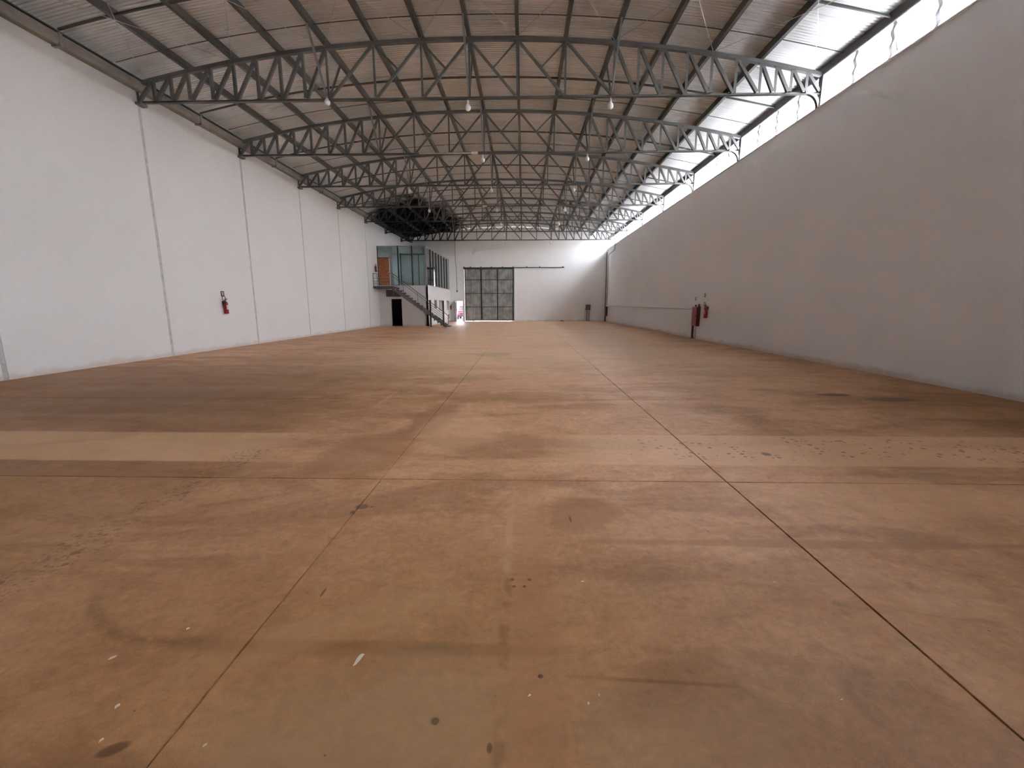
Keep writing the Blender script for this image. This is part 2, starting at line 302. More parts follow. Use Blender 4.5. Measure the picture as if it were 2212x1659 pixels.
MT = dict(
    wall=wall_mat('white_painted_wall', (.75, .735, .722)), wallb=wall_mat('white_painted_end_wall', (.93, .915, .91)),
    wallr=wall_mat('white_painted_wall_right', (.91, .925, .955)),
    sealant=mat('grey_joint_sealant', (.50, .485, .47), .8, var=.15, scale=8),
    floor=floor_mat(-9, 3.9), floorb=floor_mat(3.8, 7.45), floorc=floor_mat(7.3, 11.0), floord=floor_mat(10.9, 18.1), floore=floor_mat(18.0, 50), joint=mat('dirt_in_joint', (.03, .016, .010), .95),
    roof=roof_mat(), steel=steel('grey_painted_steel', (.135, .135, .13)),
    purlin=steel('grey_purlin_steel', (.085, .08, .072), .5, .1),
    gutter=steel('warm_grey_eave_beam', (.30, .275, .24), .6, 0, .15),
    wire=mat('bright_wire', (.55, .54, .52), .4, .6), white=mat('white_enamel', (.82, .82, .80), .35),
    bulb=mat('opal_bulb', (.95, .95, .93), .25, var=.03), panel=translucent('translucent_fibreglass'),
    dark=mat('unlit_room_black', (.012, .011, .010), .8), stair=mat('dark_grey_stair_paint', (.085, .075, .070), .5, .1),
    stairm=mat('mid_grey_stringer', (.15, .135, .13), .5, .1), stairl=mat('grey_stair_tread', (.22, .20, .19), .6), rail=mat('grey_rail', (.13, .12, .12), .45, .3),
    alu=mat('grey_aluminium', (.30, .31, .31), .4, .4), alud=mat('dark_aluminium', (.045, .05, .052), .45, .3),
    glass=glass('clear_glass'), gdark=glass('dark_glass', (.05, .05, .05), .6),
    wood=mat('varnished_wood', (.40, .13, .045), .4, scale=6, var=.25), woodl=mat('pale_wood_strip', (.62, .27, .13), .4),
    partition=mat('pale_blue_grey_partition', (.60, .66, .68), .5, var=.04), office=mat('office_plaster', (.78, .77, .75), .8, var=.03),
    red=mat('red_paint', (.30, .018, .022), .4, var=.15), redd=mat('dark_red_paint', (.16, .010, .015), .45, var=.15),
    redx=mat('red_extinguisher', (.27, .02, .018), .3), black=mat('black_rubber', (.015, .015, .015), .5),
    label=mat('pale_label', (.62, .55, .53), .6), signr=mat('sign_red', (.20, .03, .025), .5), signw=mat('sign_pale', (.70, .60, .56), .6),
    signg=mat('sign_grey', (.12, .09, .09), .6),
    gate=mat('galvanised_gate_sheet', (.74, .75, .71), .5, .1, var=.3, scale=1.6), gatef=mat('gate_frame_steel', (.085, .085, .078), .5, .3),
    cream=mat('yellowish_louvre', (.16, .20, .13), .6), box=mat('brown_grey_box', (.17, .14, .125), .55),
    pipe=mat('brown_pipe', (.20, .14, .12), .5), wpipe=mat('white_pipe', (.75, .72, .70), .5), cable=mat('grey_cable', (.33, .29, .28), .6),
    yard=mat('pale_yard_concrete', (.12, .118, .115), .9, scale=.4), car=mat('red_car_paint', (.62, .05, .09), .25), tyre=mat('tyre', (.02, .02, .025), .8),
    carglass=glass('windscreen', (.35, .4, .42)), chrome=mat('chrome', (.7, .7, .72), .15, 1.0), flake=mat('pale_flake', (.78, .68, .58), .8),
    outer=wall_mat('outside_white_wall', (.82, .82, .82), False),
    seam=mat('grey_lap_seam', (.62, .61, .60), .6), scrap=mat('dark_scrap', (.06, .045, .04), .8),
)

# ------------------------------------------------------------------ mesh helpers
class MB:
    def __init__(s): s.v = []; s.f = []
    def add(s, vs, fs):
        o = len(s.v); s.v += [tuple(v) for v in vs]; s.f += [tuple(i + o for i in f) for f in fs]; return s
    def box(s, a, b):
        (x0, y0, z0), (x1, y1, z1) = a, b
        x0, x1 = min(x0, x1), max(x0, x1); y0, y1 = min(y0, y1), max(y0, y1); z0, z1 = min(z0, z1), max(z0, z1)
        return s.add([(x0, y0, z0), (x1, y0, z0), (x1, y1, z0), (x0, y1, z0), (x0, y0, z1), (x1, y0, z1), (x1, y1, z1), (x0, y1, z1)],
                     [(0, 3, 2, 1), (4, 5, 6, 7), (0, 1, 5, 4), (1, 2, 6, 5), (2, 3, 7, 6), (3, 0, 4, 7)])
    def bar(s, p, q, w_, h_, ref=(0, 0, 1)):       # rectangular bar p->q, h_ along ref
        p, q = Vector(p), Vector(q); d = (q - p).normalized(); r = Vector(ref)
        if abs(d.dot(r)) > .98: r = Vector((0, 1, 0))
        a = d.cross(r).normalized(); b = a.cross(d).normalized()
        vs = []
        for c in (p, q):
            for sa, sb in ((-1, -1), (1, -1), (1, 1), (-1, 1)): vs.append(c + a * (sa * w_ / 2) + b * (sb * h_ / 2))
        return s.add(vs, [(0, 1, 2, 3), (7, 6, 5, 4), (0, 4, 5, 1), (1, 5, 6, 2), (2, 6, 7, 3), (3, 7, 4, 0)])
    def angle(s, p, q, w_, t=.008, ref=(0, 1, 0)):  # steel angle (L) section
        p, q = Vector(p), Vector(q); d = (q - p).normalized(); r = Vector(ref)
        a = d.cross(r).normalized(); b = a.cross(d).normalized()
        prof = [(-.5, -.5), (.5, -.5), (.5, -.5 + t / w_), (-.5 + t / w_, -.5 + t / w_), (-.5 + t / w_, .5), (-.5, .5)]
        vs = [c + a * (u * w_) + b * (v * w_) for c in (p, q) for u, v in prof]; n = 6
        return s.add(vs, [tuple(range(n))[::-1], tuple(range(n, 2 * n))] + [(i, (i + 1) % n, n + (i + 1) % n, n + i) for i in range(n)])
    def prof(s, pr, p, q, ref=(0, 0, 1)):          # extrude closed profile list of (a,b)
        p, q = Vector(p), Vector(q); d = (q - p).normalized(); r = Vector(ref)
        a = d.cross(r).normalized(); b = a.cross(d).normalized()
        vs = [c + a * u + b * v for c in (p, q) for u, v in pr]; n = len(pr)
        return s.add(vs, [tuple(range(n))[::-1], tuple(range(n, 2 * n))] + [(i, (i + 1) % n, n + (i + 1) % n, n + i) for i in range(n)])
    def tube(s, pts, r, n=8, caps=True):
        pts = [Vector(p) for p in pts]; rs = r if isinstance(r, (list, tuple)) else [r] * len(pts)
        o = len(s.v); prev = None
        for i, p in enumerate(pts):
            d = (pts[min(i + 1, len(pts) - 1)] - pts[max(i - 1, 0)]).normalized()
            if prev is None:
                ref = Vector((0, 0, 1)) if abs(d.z) < .9 else Vector((1, 0, 0)); a = d.cross(ref).normalized()
            else:
                a = (prev - d * prev.dot(d)).normalized()
            prev = a; b = d.cross(a)
            for k in range(n):
                t = 2 * PI * k / n; s.v.append(tuple(p + (a * math.cos(t) + b * math.sin(t)) * rs[i]))
        for i in range(len(pts) - 1):
            for k in range(n):
                k2 = (k + 1) % n; s.f.append((o + i * n + k, o + i * n + k2, o + (i + 1) * n + k2, o + (i + 1) * n + k))
        if caps:
            s.f.append(tuple(o + k for k in range(n))[::-1]); e = o + (len(pts) - 1) * n; s.f.append(tuple(e + k for k in range(n)))
        return s
    def lathe(s, c, prof, n=16):
        c = Vector(c); return s.tube([c + Vector((0, 0, z)) for z, r in prof], [max(r, .0005) for z, r in prof], n)
def obj(name, mb, m, parent=None, smooth=False):
    me = bpy.data.meshes.new(name); me.from_pydata(mb.v, [], mb.f); me.update(); me.materials.append(MT[m] if isinstance(m, str) else m)
    if smooth:
        for p in me.polygons: p.use_smooth = True
    o = bpy.data.objects.new(name, me); COL.objects.link(o)
    if parent is not None:
        off = Vector((0, 0, 0)); q = parent
        while q is not None: off += q.location; q = q.parent
        if off.length > 0: me.transform(Matrix.Translation(-off))
        o.parent = parent
    return o
def bevel(o, w_=.01, seg=2):
    md = o.modifiers.new('bevel', 'BEVEL'); md.width = w_; md.segments = seg; md.limit_method = 'ANGLE'; return o
def thing(name, label, cat, loc=(0, 0, 0), group=None):
    o = bpy.data.objects.new(name, None); COL.objects.link(o); o.location = loc; o.empty_display_size = .1
    o['label'] = label; o['category'] = cat
    if group: o['group'] = group
    return o
def tag(o, label, cat, group=None):
    o['label'] = label; o['category'] = cat
    if group: o['group'] = group
    return o
def struct(o): o['kind'] = 'structure'; return o
def copy_tree(o, parent=None):
    c = o.copy(); COL.objects.link(c)
    if parent is not None: c.parent = parent
    for ch in o.children: copy_tree(ch, c)
    return c

# ================================================================== FLOOR
base = MB().box((XL - .3, YN - .3, -.30), (XR + .3, YB + .3, -.035))
fl = struct(obj('floor', base, 'joint'))
xs = [XL, -1.324, 1.872, 5.07, XR]; ys = [YN, .29, 3.84, 7.39] + [7.39 + 3.55 * i for i in range(1, 11)] + [YB]
gapx = {-1.324: .008, 1.872: .012, 5.07: .003}
gapy = {3.84: .015, 7.39: .013}
def wav(seed, t, amp): return amp * (math.sin(t * 9.1 + seed) + .7 * math.sin(t * 23.7 + seed * 2.1) + .5 * math.sin(t * 61.0 + seed * .7))
for i in range(len(xs) - 1):
    for j in range(len(ys) - 1):
        x0, x1, y0, y1 = xs[i], xs[i + 1], ys[j], ys[j + 1]
        gx0, gx1 = gapx.get(x0, 0) / 2, gapx.get(x1, 0) / 2; gy0, gy1 = gapy.get(y0, .0025) / 2, gapy.get(y1, .0025) / 2
        if y0 == YN: gy0 = 0
        if y1 == YB: gy1 = 0
        n = 60 if y0 < 9 else 4
        k = .0012 if y0 < 9 else 0
        ring = []
        for t in range(n): u = t / n; ring.append((x0 + gx0 + (x1 - x0 - gx0 - gx1) * u, y0 + gy0 + abs(wav(j, x0 + (x1 - x0) * u, k)) * (gy0 > 0)))
        for t in range(n): u = t / n; ring.append((x1 - gx1 - abs(wav(i, y0 + (y1 - y0) * u, k * 1.3)) * (gx1 > 0), y0 + gy0 + (y1 - y0 - gy0 - gy1) * u))
        for t in range(n): u = 1 - t / n; ring.append((x0 + gx0 + (x1 - x0 - gx0 - gx1) * u, y1 - gy1 - abs(wav(j + 5, x0 + (x1 - x0) * u, k)) * (gy1 > 0)))
        for t in range(n): u = 1 - t / n; ring.append((x0 + gx0 + abs(wav(i + 3, y0 + (y1 - y0) * u, k * 1.3)) * (gx0 > 0), y0 + gy0 + (y1 - y0 - gy0 - gy1) * u))
        N = len(ring)
        mb = MB(); mb.add([(x, y, 0) for x, y in ring] + [(x, y, -.035) for x, y in ring],
                          [tuple(range(N))] + [(a, a + N, (a + 1) % N + N, (a + 1) % N) for a in range(N)])
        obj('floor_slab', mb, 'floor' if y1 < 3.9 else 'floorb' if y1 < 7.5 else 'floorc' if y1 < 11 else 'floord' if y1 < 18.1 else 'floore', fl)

# ================================================================== WALLS
# left wall: one panel per bay with sealed vertical joints
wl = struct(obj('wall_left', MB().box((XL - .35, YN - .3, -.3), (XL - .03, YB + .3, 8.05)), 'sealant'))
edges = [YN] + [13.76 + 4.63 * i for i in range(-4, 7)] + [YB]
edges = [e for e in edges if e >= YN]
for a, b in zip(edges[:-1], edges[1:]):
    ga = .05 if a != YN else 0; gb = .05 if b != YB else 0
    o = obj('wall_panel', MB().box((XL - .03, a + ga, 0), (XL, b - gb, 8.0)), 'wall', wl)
    o.modifiers.new('bevel', 'BEVEL').width = .006
for a in edges[1:-1]:   # slightly proud sealant bead, bulging at the foot
    obj('joint_seal', MB().box((XL - .03, a - .05, 0), (XL - .012, a + .05, 8.0)), 'sealant', wl)
# right wall
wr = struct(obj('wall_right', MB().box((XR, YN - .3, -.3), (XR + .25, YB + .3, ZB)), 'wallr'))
# end wall with its openings
GX0, GX1, GZ = -5.96, -1.15, 5.20       # gateway
DX0, DX1, DZ = -6.86, -6.17, 2.06       # pedestrian door
mb = MB()
def roofz(x): return ztop(x) + .21
def endwall(mb, y0, y1, holes):
    xsn = sorted(set([XL - .3, XR + .25] + [NODE[i] for i in range(1, 14)] + [h[0] for h in holes] + [h[1] for h in holes]))
    for a, b in zip(xsn[:-1], xsn[1:]):
        hs = sorted([h for h in holes if h[0] <= a + 1e-6 and h[1] >= b - 1e-6], key=lambda h: h[2])
        z = -.3
        for h in hs:
            if h[2] > z: mb.box((a, y0, z), (b, y1, h[2]))
            z = h[3]
        za, zb = roofz(max(a, XL)), roofz(min(b, XR))
        mb.add([(a, y0, z), (b, y0, z), (b, y1, z), (a, y1, z), (a, y0, za), (b, y0, zb), (b, y1, zb), (a, y1, za)],
               [(0, 3, 2, 1), (4, 5, 6, 7), (0, 1, 5, 4), (1, 2, 6, 5), (2, 3, 7, 6), (3, 0, 4, 7)])
endwall(mb, YB, YB + .2, [(GX0, GX1, 0, GZ), (DX0, DX1, 0, DZ), (-8.15, -7.50, 4.17, 4.98)])
struct(obj('wall_back', mb, 'wallb'))
mb = MB(); endwall(mb, YN - .2, YN, [])
struct(obj('wall_front', mb, 'wallb'))
# beam band on the end wall under the far truss, ledge along the top of the right wall
struct(obj('trim_1', MB().box((XR - .045, YN, ZB - .02), (XR + .26, YB, ZB + .015)), 'wallr'))

# ================================================================== ROOF
NS, pitch, amp = 6, .10, .011
pr = [(0, -1), (.30, -1), (.42, 1), (.58, 1), (.70, -1)]
yv = []
y = YN - .4
while y < YB + .5:
    for u, s_ in pr: yv.append((y + u * pitch, s_ * amp))
    y += pitch
xv = [XL - .55] + [XL + (NODE[1] - XL) * k / 2 for k in range(2)] + [NODE[1] + (NODE[13] - NODE[1]) * k / 24 for k in range(25)] + [(NODE[13] + XR) / 2, XR, XR + .6]
V = []; F = []
for yy, dz in yv:
    for x in xv: V.append((x, yy, ztop(x) + .245 + dz))
nx = len(xv)
for i in range(len(yv) - 1):
    for j in range(nx - 1): F.append((i * nx + j, (i + 1) * nx + j, (i + 1) * nx + j + 1, i * nx + j + 1))
mb = MB(); mb.v = V; mb.f = F
struct(obj('ceiling', mb, 'roof'))

# purlins: lipped channels running the length of the hall
ordn = ['first', 'second', 'third', 'fourth', 'fifth', 'sixth', 'seventh', 'eighth', 'ninth', 'tenth', 'eleventh', 'twelfth', 'thirteenth']
def csec(h, w_, t, lip): return [(0, 0), (w_, 0), (w_, lip), (w_ - t, lip), (w_ - t, t), (t, t), (t, h - t), (w_ - t, h - t), (w_ - t, h - lip), (w_, h - lip), (w_, h), (0, h)]
for i in range(1, 14):
    x = NODE[i]; zc = ztop(x) + .045
    side = -1 if x < 0 else 1
    prf = [(side * (u - .045), v) for u, v in csec(.195, .095, .005, .022)]
    o = obj('roof_purlin', MB().prof(prf, (x, YN, zc), (x, YB - .01, zc)), 'purlin')
    lab = (ordn[i - 1] + ' steel roof purlin counted from the left wall') if i <= 7 else (ordn[13 - i] + ' steel roof purlin counted from the clerestory on the right')
    tag(o, lab, 'purlin', 'steel purlins running the length of the roof')
# eave beam left (rounded edge, bolted splices) and right
t = thing('eave_beam', 'warm grey steel eave beam along the top of the left wall', 'beam', (XL + .12, YN, 7.74), 'eave beams')
pf = [(-.10, 0), (.06, 0), (.10, .03), (.115, .08), (.115, .20), (.10, .245), (.05, .26), (-.10, .26)]
o = obj('beam', MB().prof(pf, (XL + .10, YN, 7.74), (XL + .10, YB - .01, 7.74)), 'gutter', t)
obj('top_flange', MB().box((XL, YN, 8.0), (XL + .24, YB - .01, 8.03)), 'purlin', t)
for T in TY: obj('splice_plate', MB().box((XL + .005, T + 2.27, 7.70), (XL + .235, T + 2.36, 8.01)), 'gutter', t)
t = thing('eave_beam', 'blue-grey steel eave beam above the clerestory on the right', 'beam', (XR, YN, 7.9), 'eave beams')
obj('web_plate', MB().prof([(u - .04, v) for u, v in csec(.21, .09, .006, .03)], (XR + .03, YN, 7.93), (XR + .03, YB - .01, 7.93)), 'purlin', t)
obj('bottom_pipe', MB().tube([(XR - .01, YN, 7.905), (XR - .01, YB - .01, 7.905)], .028, 10), 'steel', t, True)

# ================================================================== TRUSSES
ordT = ['', 'nearest', 'second nearest', 'third nearest', 'fourth nearest', 'fifth', 'sixth', 'farthest']
def sub(a, b, n): return [a + (b - a) * k / n for k in range(n)]
PX = sub(NODE[0], NODE[1], 3)
for i in range(1, 13):
    n = 2 if i in (1, 2, 3, 10, 11, 12) else 1
    PX += sub(NODE[i], NODE[i + 1], n)
PX += sub(NODE[13], NODE[14], 4) + [NODE[14]]
CI = min(range(len(PX)), key=lambda k: abs(PX[k] - NODE[7]))
def make_truss():
    Y = TY[0]
    t = thing('roof_truss', 'arched steel roof truss directly overhead, above the top edge of the view', 'truss', (-1.5, Y, ZC), 'arched steel roof trusses')
    mb = MB()
    xa = [XL + .04 + (XR - XL - .08) * k / 40 for k in range(41)]
    for a, b in zip(xa[:-1], xa[1:]):
        mb.bar((a, Y, ztop(a) - .01), (b + .004, Y, ztop(b) - .01), .11, .095)
    obj('top_chord', mb, 'steel', t)
    obj('bottom_chord', MB().prof([(u, v) for u, v in [(-.055, -.045), (.055, -.045), (.055, -.037), (-.045, -.037), (-.045, .045), (-.055, .045)]] , (XL + .04, Y, ZC), (XR - .02, Y, ZC)).bar((XL + .04, Y + .05, ZC), (XR - .02, Y + .05, ZC), .008, .09), 'steel', t)
    for k, x in enumerate(PX):
        if 0 < k < len(PX) - 1:
            wv = .055 if NODE[4] - .1 < x < NODE[10] + .1 else .075
            obj('vertical_strut', MB().angle((x, Y, ZC + .03), (x, Y, ztop(x) - .04), wv), 'steel', t)
        if k < len(PX) - 1:
            x2 = PX[k + 1]; dz = .05
            wv = .065 if k in range(CI - 3, CI + 3) else .08
            g1 = .05
            if k < CI: p, q = (x + g1, Y, ZC + .03), (x2 - .03, Y, ztop(x2) - .05)
            else: p, q = (x + .03, Y, ztop(x) - .05), (x2 - g1, Y, ZC + .03)
            obj('diagonal_strut', MB().angle(p, q, wv), 'steel', t)
    for i in (5, 6):        # half diagonals meeting the main ones
        for sgn in (1, -1):
            a = NODE[i] if sgn > 0 else NODE[14 - i]; b = NODE[i + 1] if sgn > 0 else NODE[13 - i]
            mx, mz = (a + b) / 2 + sgn * .03, (ZC + ztop(b)) / 2
            obj('half_diagonal', MB().angle((a + sgn * .04, Y + .07, ztop(a) - .05), (mx, Y + .07, mz), .05), 'steel', t)
    # end posts with bearing plates
    o = obj('end_post', MB().prof(csec(.13, .12, .008, .03), (XL + .02, Y + .05, 7.42), (XL + .02, Y + .05, ztop(XL) + .03)).box((XL, Y - .13, 7.36), (XL + .16, Y + .13, 7.43)), 'steel', t)
    obj('gusset_plate', MB().prof([(0, 0), (.42, 0), (.10, .42), (0, .42)], (XL + .05, Y + .006, ZC), (XL + .05, Y - .006, ZC)), 'steel', t)
    obj('end_post', MB().prof([(-.05, -.06), (.05, -.06), (.05, -.05), (.006, -.05), (.006, .05), (.05, .05), (.05, .06), (-.05, .06), (-.05, .05), (-.006, .05), (-.006, -.05), (-.05, -.05)],
                             (XR + .04, Y, ZB), (XR + .04, Y, ztop(XR) + .03)).box((XR - .05, Y - .1, ZB + .016), (XR + .09, Y + .1, ZB + .03)).box((XR - .035, Y + .05, ZB + .016), (XR - .02, Y + .085, ztop(XR) + .03)).box((XR - .035, Y - .085, ZB + .016), (XR - .02, Y + .085, ztop(XR))), 'steel', t)
    # curved haunch under the right end
    mbh = MB(); n = 10; R_ = .36; ins = []; 
    for k in range(n + 1):
        a = PI / 2 * k / n
        ins.append((XR - .08 - R_ + R_ * math.sin(a), ZC - .04 - R_ + R_ * math.cos(a)))
    vs = [(x, Y + d, z) for d in (-.05, .05) for x, z in ins] + [(x + .085 * math.sin(PI / 2 * k / n), Y + d, z + .085 * math.cos(PI / 2 * k / n)) for d in (-.05, .05) for k, (x, z) in enumerate(ins)]
    N = n + 1
    fs = []
    for k in range(n):
        fs += [(k, k + 1, N + k + 1, N + k), (2 * N + k, 3 * N + k, 3 * N + k + 1, 2 * N + k + 1), (k, 2 * N + k, 2 * N + k + 1, k + 1), (N + k, N + k + 1, 3 * N + k + 1, 3 * N + k)]
    mbh.add(vs, fs)
    obj('haunch_bracket', mbh, 'steel', t)
    # fly braces from the purlins down to the bottom chord
    for i in (4, 7, 10):
        for sgn in (-1, 1):
            x = NODE[i]
            obj('fly_brace', MB().angle((x - .03, Y + sgn * 1.05, ztop(x) + .03), (x - .03, Y + sgn * .07, ZC + .04), .05, ref=(1, 0, 0)), 'alu' if sgn < 0 else 'steel', t)  # near-side braces get a paler metal, their lit look put into the colour
    return t
t0 = make_truss()
for i, Y in enumerate(TY[1:], 1):
    c = copy_tree(t0); c.location = (-1.5, Y, ZC)
    c['label'] = {1: 'nearest arched steel roof truss, widest in view', 7: 'farthest arched steel roof truss, in front of the end wall'}.get(i, '%s arched steel roof truss counted from the near side' % ['', '', 'second', 'third', 'fourth', 'fifth', 'sixth'][i] if i < 7 else '')
# mid-bay sag struts, thin sag rods and cross-bracing wires
def arc_pts(y, x0=XL + .2, x1=XR - .02, dz=.06, n=40): return [(x0 + (x1 - x0) * k / n, y, ztop(x0 + (x1 - x0) * k / n) + dz) for k in range(n + 1)]
bays = [(TY[i], TY[i + 1]) for i in range(7)]
bl = ['in the nearest bay, before the first truss', 'between the first and second trusses', 'between the second and third trusses', 'between the third and fourth trusses',
      'between the fourth and fifth trusses', 'between the fifth and sixth trusses', 'between the last two trusses']
for (a, b), s_ in zip(bays, bl):
    ym = (a + b) / 2
    mb = MB(); pts = arc_pts(ym, dz=.10)
    for p, q in zip(pts[:-1], pts[1:]): mb.bar(p, q, .045, .045)
    tag(obj('sag_strut', mb, 'purlin'), 'dark arched steel strut halfway ' + s_, 'strut', 'arched struts crossing the purlins')
    tag(obj('sag_rod', MB().tube(arc_pts(b - .82, dz=.13), .011, 6), 'purlin', None, True), 'thin sag rod across the far end of the bay ' + s_.replace('in the nearest bay, ', ''), 'rod', 'thin sag rods')
pos_n = ['beside the left wall', 'second from the left wall', 'third from the left wall', 'under the crown of the roof', 'third from the clerestory', 'second from the clerestory', 'beside the clerestory']
bs = {0: 'in the nearest bay', 2: 'behind the second truss', 4: 'behind the fourth truss'}
for bi in (0, 2, 4):
    a, b = bays[bi]
    for j, k in enumerate(range(0, 14, 2)):
        t = thing('bracing_cross', 'crossed thin bracing wires %s, %s' % (bs[bi], pos_n[j]), 'wire', (NODE[k + 1], (a + b) / 2, 8), 'crossed bracing wires under the roof')
        for p, q in ((k, k + 2), (k + 2, k)):
            xa_, xb_ = NODE[p], NODE[q]
            if p == 0: xa_ += .32
            if q == 0: xb_ += .32
            if p == 14: xa_ -= .25
            if q == 14: xb_ -= .25
            za, zb = ztop(xa_) + .01, ztop(xb_) + .01
            obj('wire', MB().tube([(xa_, a + .06, za), ((xa_ + xb_) / 2, (a + b) / 2, (za + zb) / 2 - .02 + (.012 if p < q else 0)), (xb_, b - .06, zb)], .007, 6), 'wire', t, True)

# ================================================================== CLERESTORY
# translucent corrugated sheets, one per strip
seams = [YB]
y = 14.58
sp = 1.157
ss_ = []
T = TY[1]
bnd = sorted([TY[1] + 4.63 * k for k in range(-5, 7)] + [YB, YN])
bnd = [q for q in bnd if YN <= q <= YB]
wi = 0
for a, b in zip(bnd[:-1], bnd[1:]):
    wi += 1
    fr = MB(); fr.box((XR + .19, a, ZB + .0), (XR + .21, b, ZB + .03)).box((XR + .19, a, 7.90), (XR + .21, b, 7.96))
    wnd = struct(obj('window_%d' % wi, fr, 'alu'))
    n = max(1, round((b - a) / sp)); st = (b - a) / n
    for k in range(n):
        y0, y1 = a + k * st, a + (k + 1) * st + .03
        mb = MB(); vs = []; nz = 24
        for z in range(nz + 1):
            zz = ZB + .016 + (8.02 - ZB) * z / nz
            xo = XR + .11 + .022 * math.sin(zz / .30 * 2 * PI) + (.006 if k % 2 else 0)
            vs += [(xo, y0, zz), (xo, y1, zz)]
        mb.add(vs, [(2 * z, 2 * z + 1, 2 * z + 3, 2 * z + 2) for z in range(nz)])
        obj('translucent_sheet', mb, 'panel', wnd, True)
        # lap seam strip
        sv = []
        for z in range(nz + 1):
            zz = ZB + .016 + (8.02 - ZB) * z / nz
            xo = XR + .075 + .022 * math.sin(zz / .30 * 2 * PI)
            sv += [(xo, y0 - .05, zz), (xo, y0 + .05, zz)]
        if k: obj('sheet_seam', MB().add(sv, [(2 * z, 2 * z + 1, 2 * z + 3, 2 * z + 2) for z in range(nz)]), 'seam', wnd, True)
# torn scrap hanging in one seam
ts = MB(); P_ = [(XR + .05, 11.30, 7.42), (XR + .02, 11.22, 7.40), (XR - .01, 11.15, 7.26), (XR + .0, 11.12, 7.20), (XR + .02, 11.20, 7.19), (XR + .05, 11.27, 7.30)]
ts.add(P_ + [(x + .012, y, z) for x, y, z in P_], [(0, 1, 2, 3, 4, 5), (11, 10, 9, 8, 7, 6)] + [(i, (i + 1) % 6, 6 + (i + 1) % 6, 6 + i) for i in range(6)])
ts.tube([(XR + .05, 11.31, 7.42), (XR + .05, 11.12, 7.47), (XR + .05, 10.98, 7.52)], .006, 5)
tag(obj('hanging_scrap', ts, 'label'), 'small pale scrap caught on a seam of the clerestory sheets', 'scrap')

# ================================================================== LAMPS
def make_lamp():
    t = thing('hanging_bulb', '', 'lamp', (0, 0, 0), 'bulb lamps under the roof trusses')
    obj('cord', MB().tube([(0, 0, 0), (0, 0, -.05)], .008, 6), 'white', t)
    obj('socket', MB().lathe((0, 0, 0), [(-.12, .030), (-.045, .030), (-.04, .02)], 12), 'white', t, True)
    obj('bulb', MB().lathe((0, 0, 0), [(-.31, .002), (-.305, .04), (-.28, .072), (-.235, .088), (-.19, .08), (-.145, .05), (-.118, .032)], 16), 'bulb', t, True)
    return t
L0 = None
lamps = [(1, 4, 'left'), (1, 7, 'centre'), (1, 10, 'right'), (2, 7, 'centre'), (2, 10, 'right'), (3, 4, 'left'), (3, 7, 'centre'), (3, 10, 'right'),
         (4, 4, 'left'), (4, 7, 'centre'), (4, 10, 'right'), (5, 7, 'centre'), (5, 10, 'right'), (6, 7, 'centre'), (7, 7, 'centre'), (7, 10, 'right')]
nm = ['', 'nearest', 'second', 'third', 'fourth', 'fifth', 'sixth', 'farthest']
for (ti, ni, side) in lamps:
    L = make_lamp() if L0 is None else copy_tree(L0)
    if L0 is None: L0 = L
    L.location = (NODE[ni] - .06, TY[ti] + .0, ZC - .04)
    if (ti, ni) == (1, 4): L.location.z += .19
    L['label'] = 'white bulb lamp hanging under the %s of the %s truss' % ({'left': 'left part', 'centre': 'middle', 'right': 'right part'}[side], nm[ti])
# round shade on the nearest centre lamp
tg = thing('strip_light', 'long white tube light along the bottom of the second truss', 'lamp', (-3, TY[2] - .1, 7.4))
obj('tube', MB().tube([(-4.1, TY[2] - .068, 7.45), (-2.05, TY[2] - .068, 7.45)], .018, 8), 'white', tg, True)
obj('end_box', MB().box((-2.05, TY[2] - .13, 7.40), (-1.80, TY[2] - .05, 7.48)), 'white', tg)
o = obj('junction_box', MB().box((-2.48, TY[4] - .13, 7.40), (-2.22, TY[4] - .05, 7.47)), 'white'); bevel(o, .008)
tag(o, 'small white junction box on the bottom of the fourth truss', 'box')

# ================================================================== OFFICE BLOCK
t = thing('mezzanine_office', 'two-storey white office block with a glazed upper floor in the far left corner', 'office', (XL, OY, 0))
mb = MB()
W0, W1, WZ0, WZ1 = -10.73, -9.56, 2.27, 2.80
dx0, dx1 = -10.33, -9.52
def fw_(mb, y0, y1, x0, x1, z0, z1, holes):
    xsn = sorted(set([x0, x1] + [h[0] for h in holes] + [h[1] for h in holes]))
    for a, b in zip(xsn[:-1], xsn[1:]):
        z = z0
        for h in sorted([h for h in holes if h[0] <= a + 1e-6 and h[1] >= b - 1e-6], key=lambda h: h[2]):
            if h[2] > z: mb.box((a, y0, z), (b, y1, h[2]))
            z = h[3]
        if z < z1: mb.box((a, y0, z), (b, y1, z1))
fw_(mb, OY, OY + .15, XL, OX, 0, OZ + .1, [(dx0, dx1, 0, 2.1), (W0, W1, WZ0, WZ1)])
obj('lower_front_wall', mb, 'wall', t)
mb = MB()
SW = [(37.0, 37.95, 1.35, 2.05), (39.15, 40.35, 1.15, 2.05), (41.0, 42.0, 0, 2.1), (43.0, 44.1, 1.15, 2.05)]
ysn = sorted(set([OY, YB] + [h[0] for h in SW] + [h[1] for h in SW]))
for a, b in zip(ysn[:-1], ysn[1:]):
    z = 0
    for h in [h for h in SW if h[0] <= a + 1e-6 and h[1] >= b - 1e-6]:
        if h[2] > z: mb.box((OX - .15, a, z), (OX, b, h[2]))
        z = h[3]
    mb.box((OX - .15, a, z), (OX, b, OZ + .1))
obj('lower_side_wall', mb, 'wall', t)
obj('mezzanine_slab', MB().box((XL, OY + .02, OZ - .12), (OX - .02, YB, OZ + .09)), 'office', t)
obj('upper_ceiling', MB().box((XL, OY + .03, 6.0), (OX - .03, YB, 6.06)), 'office', t)
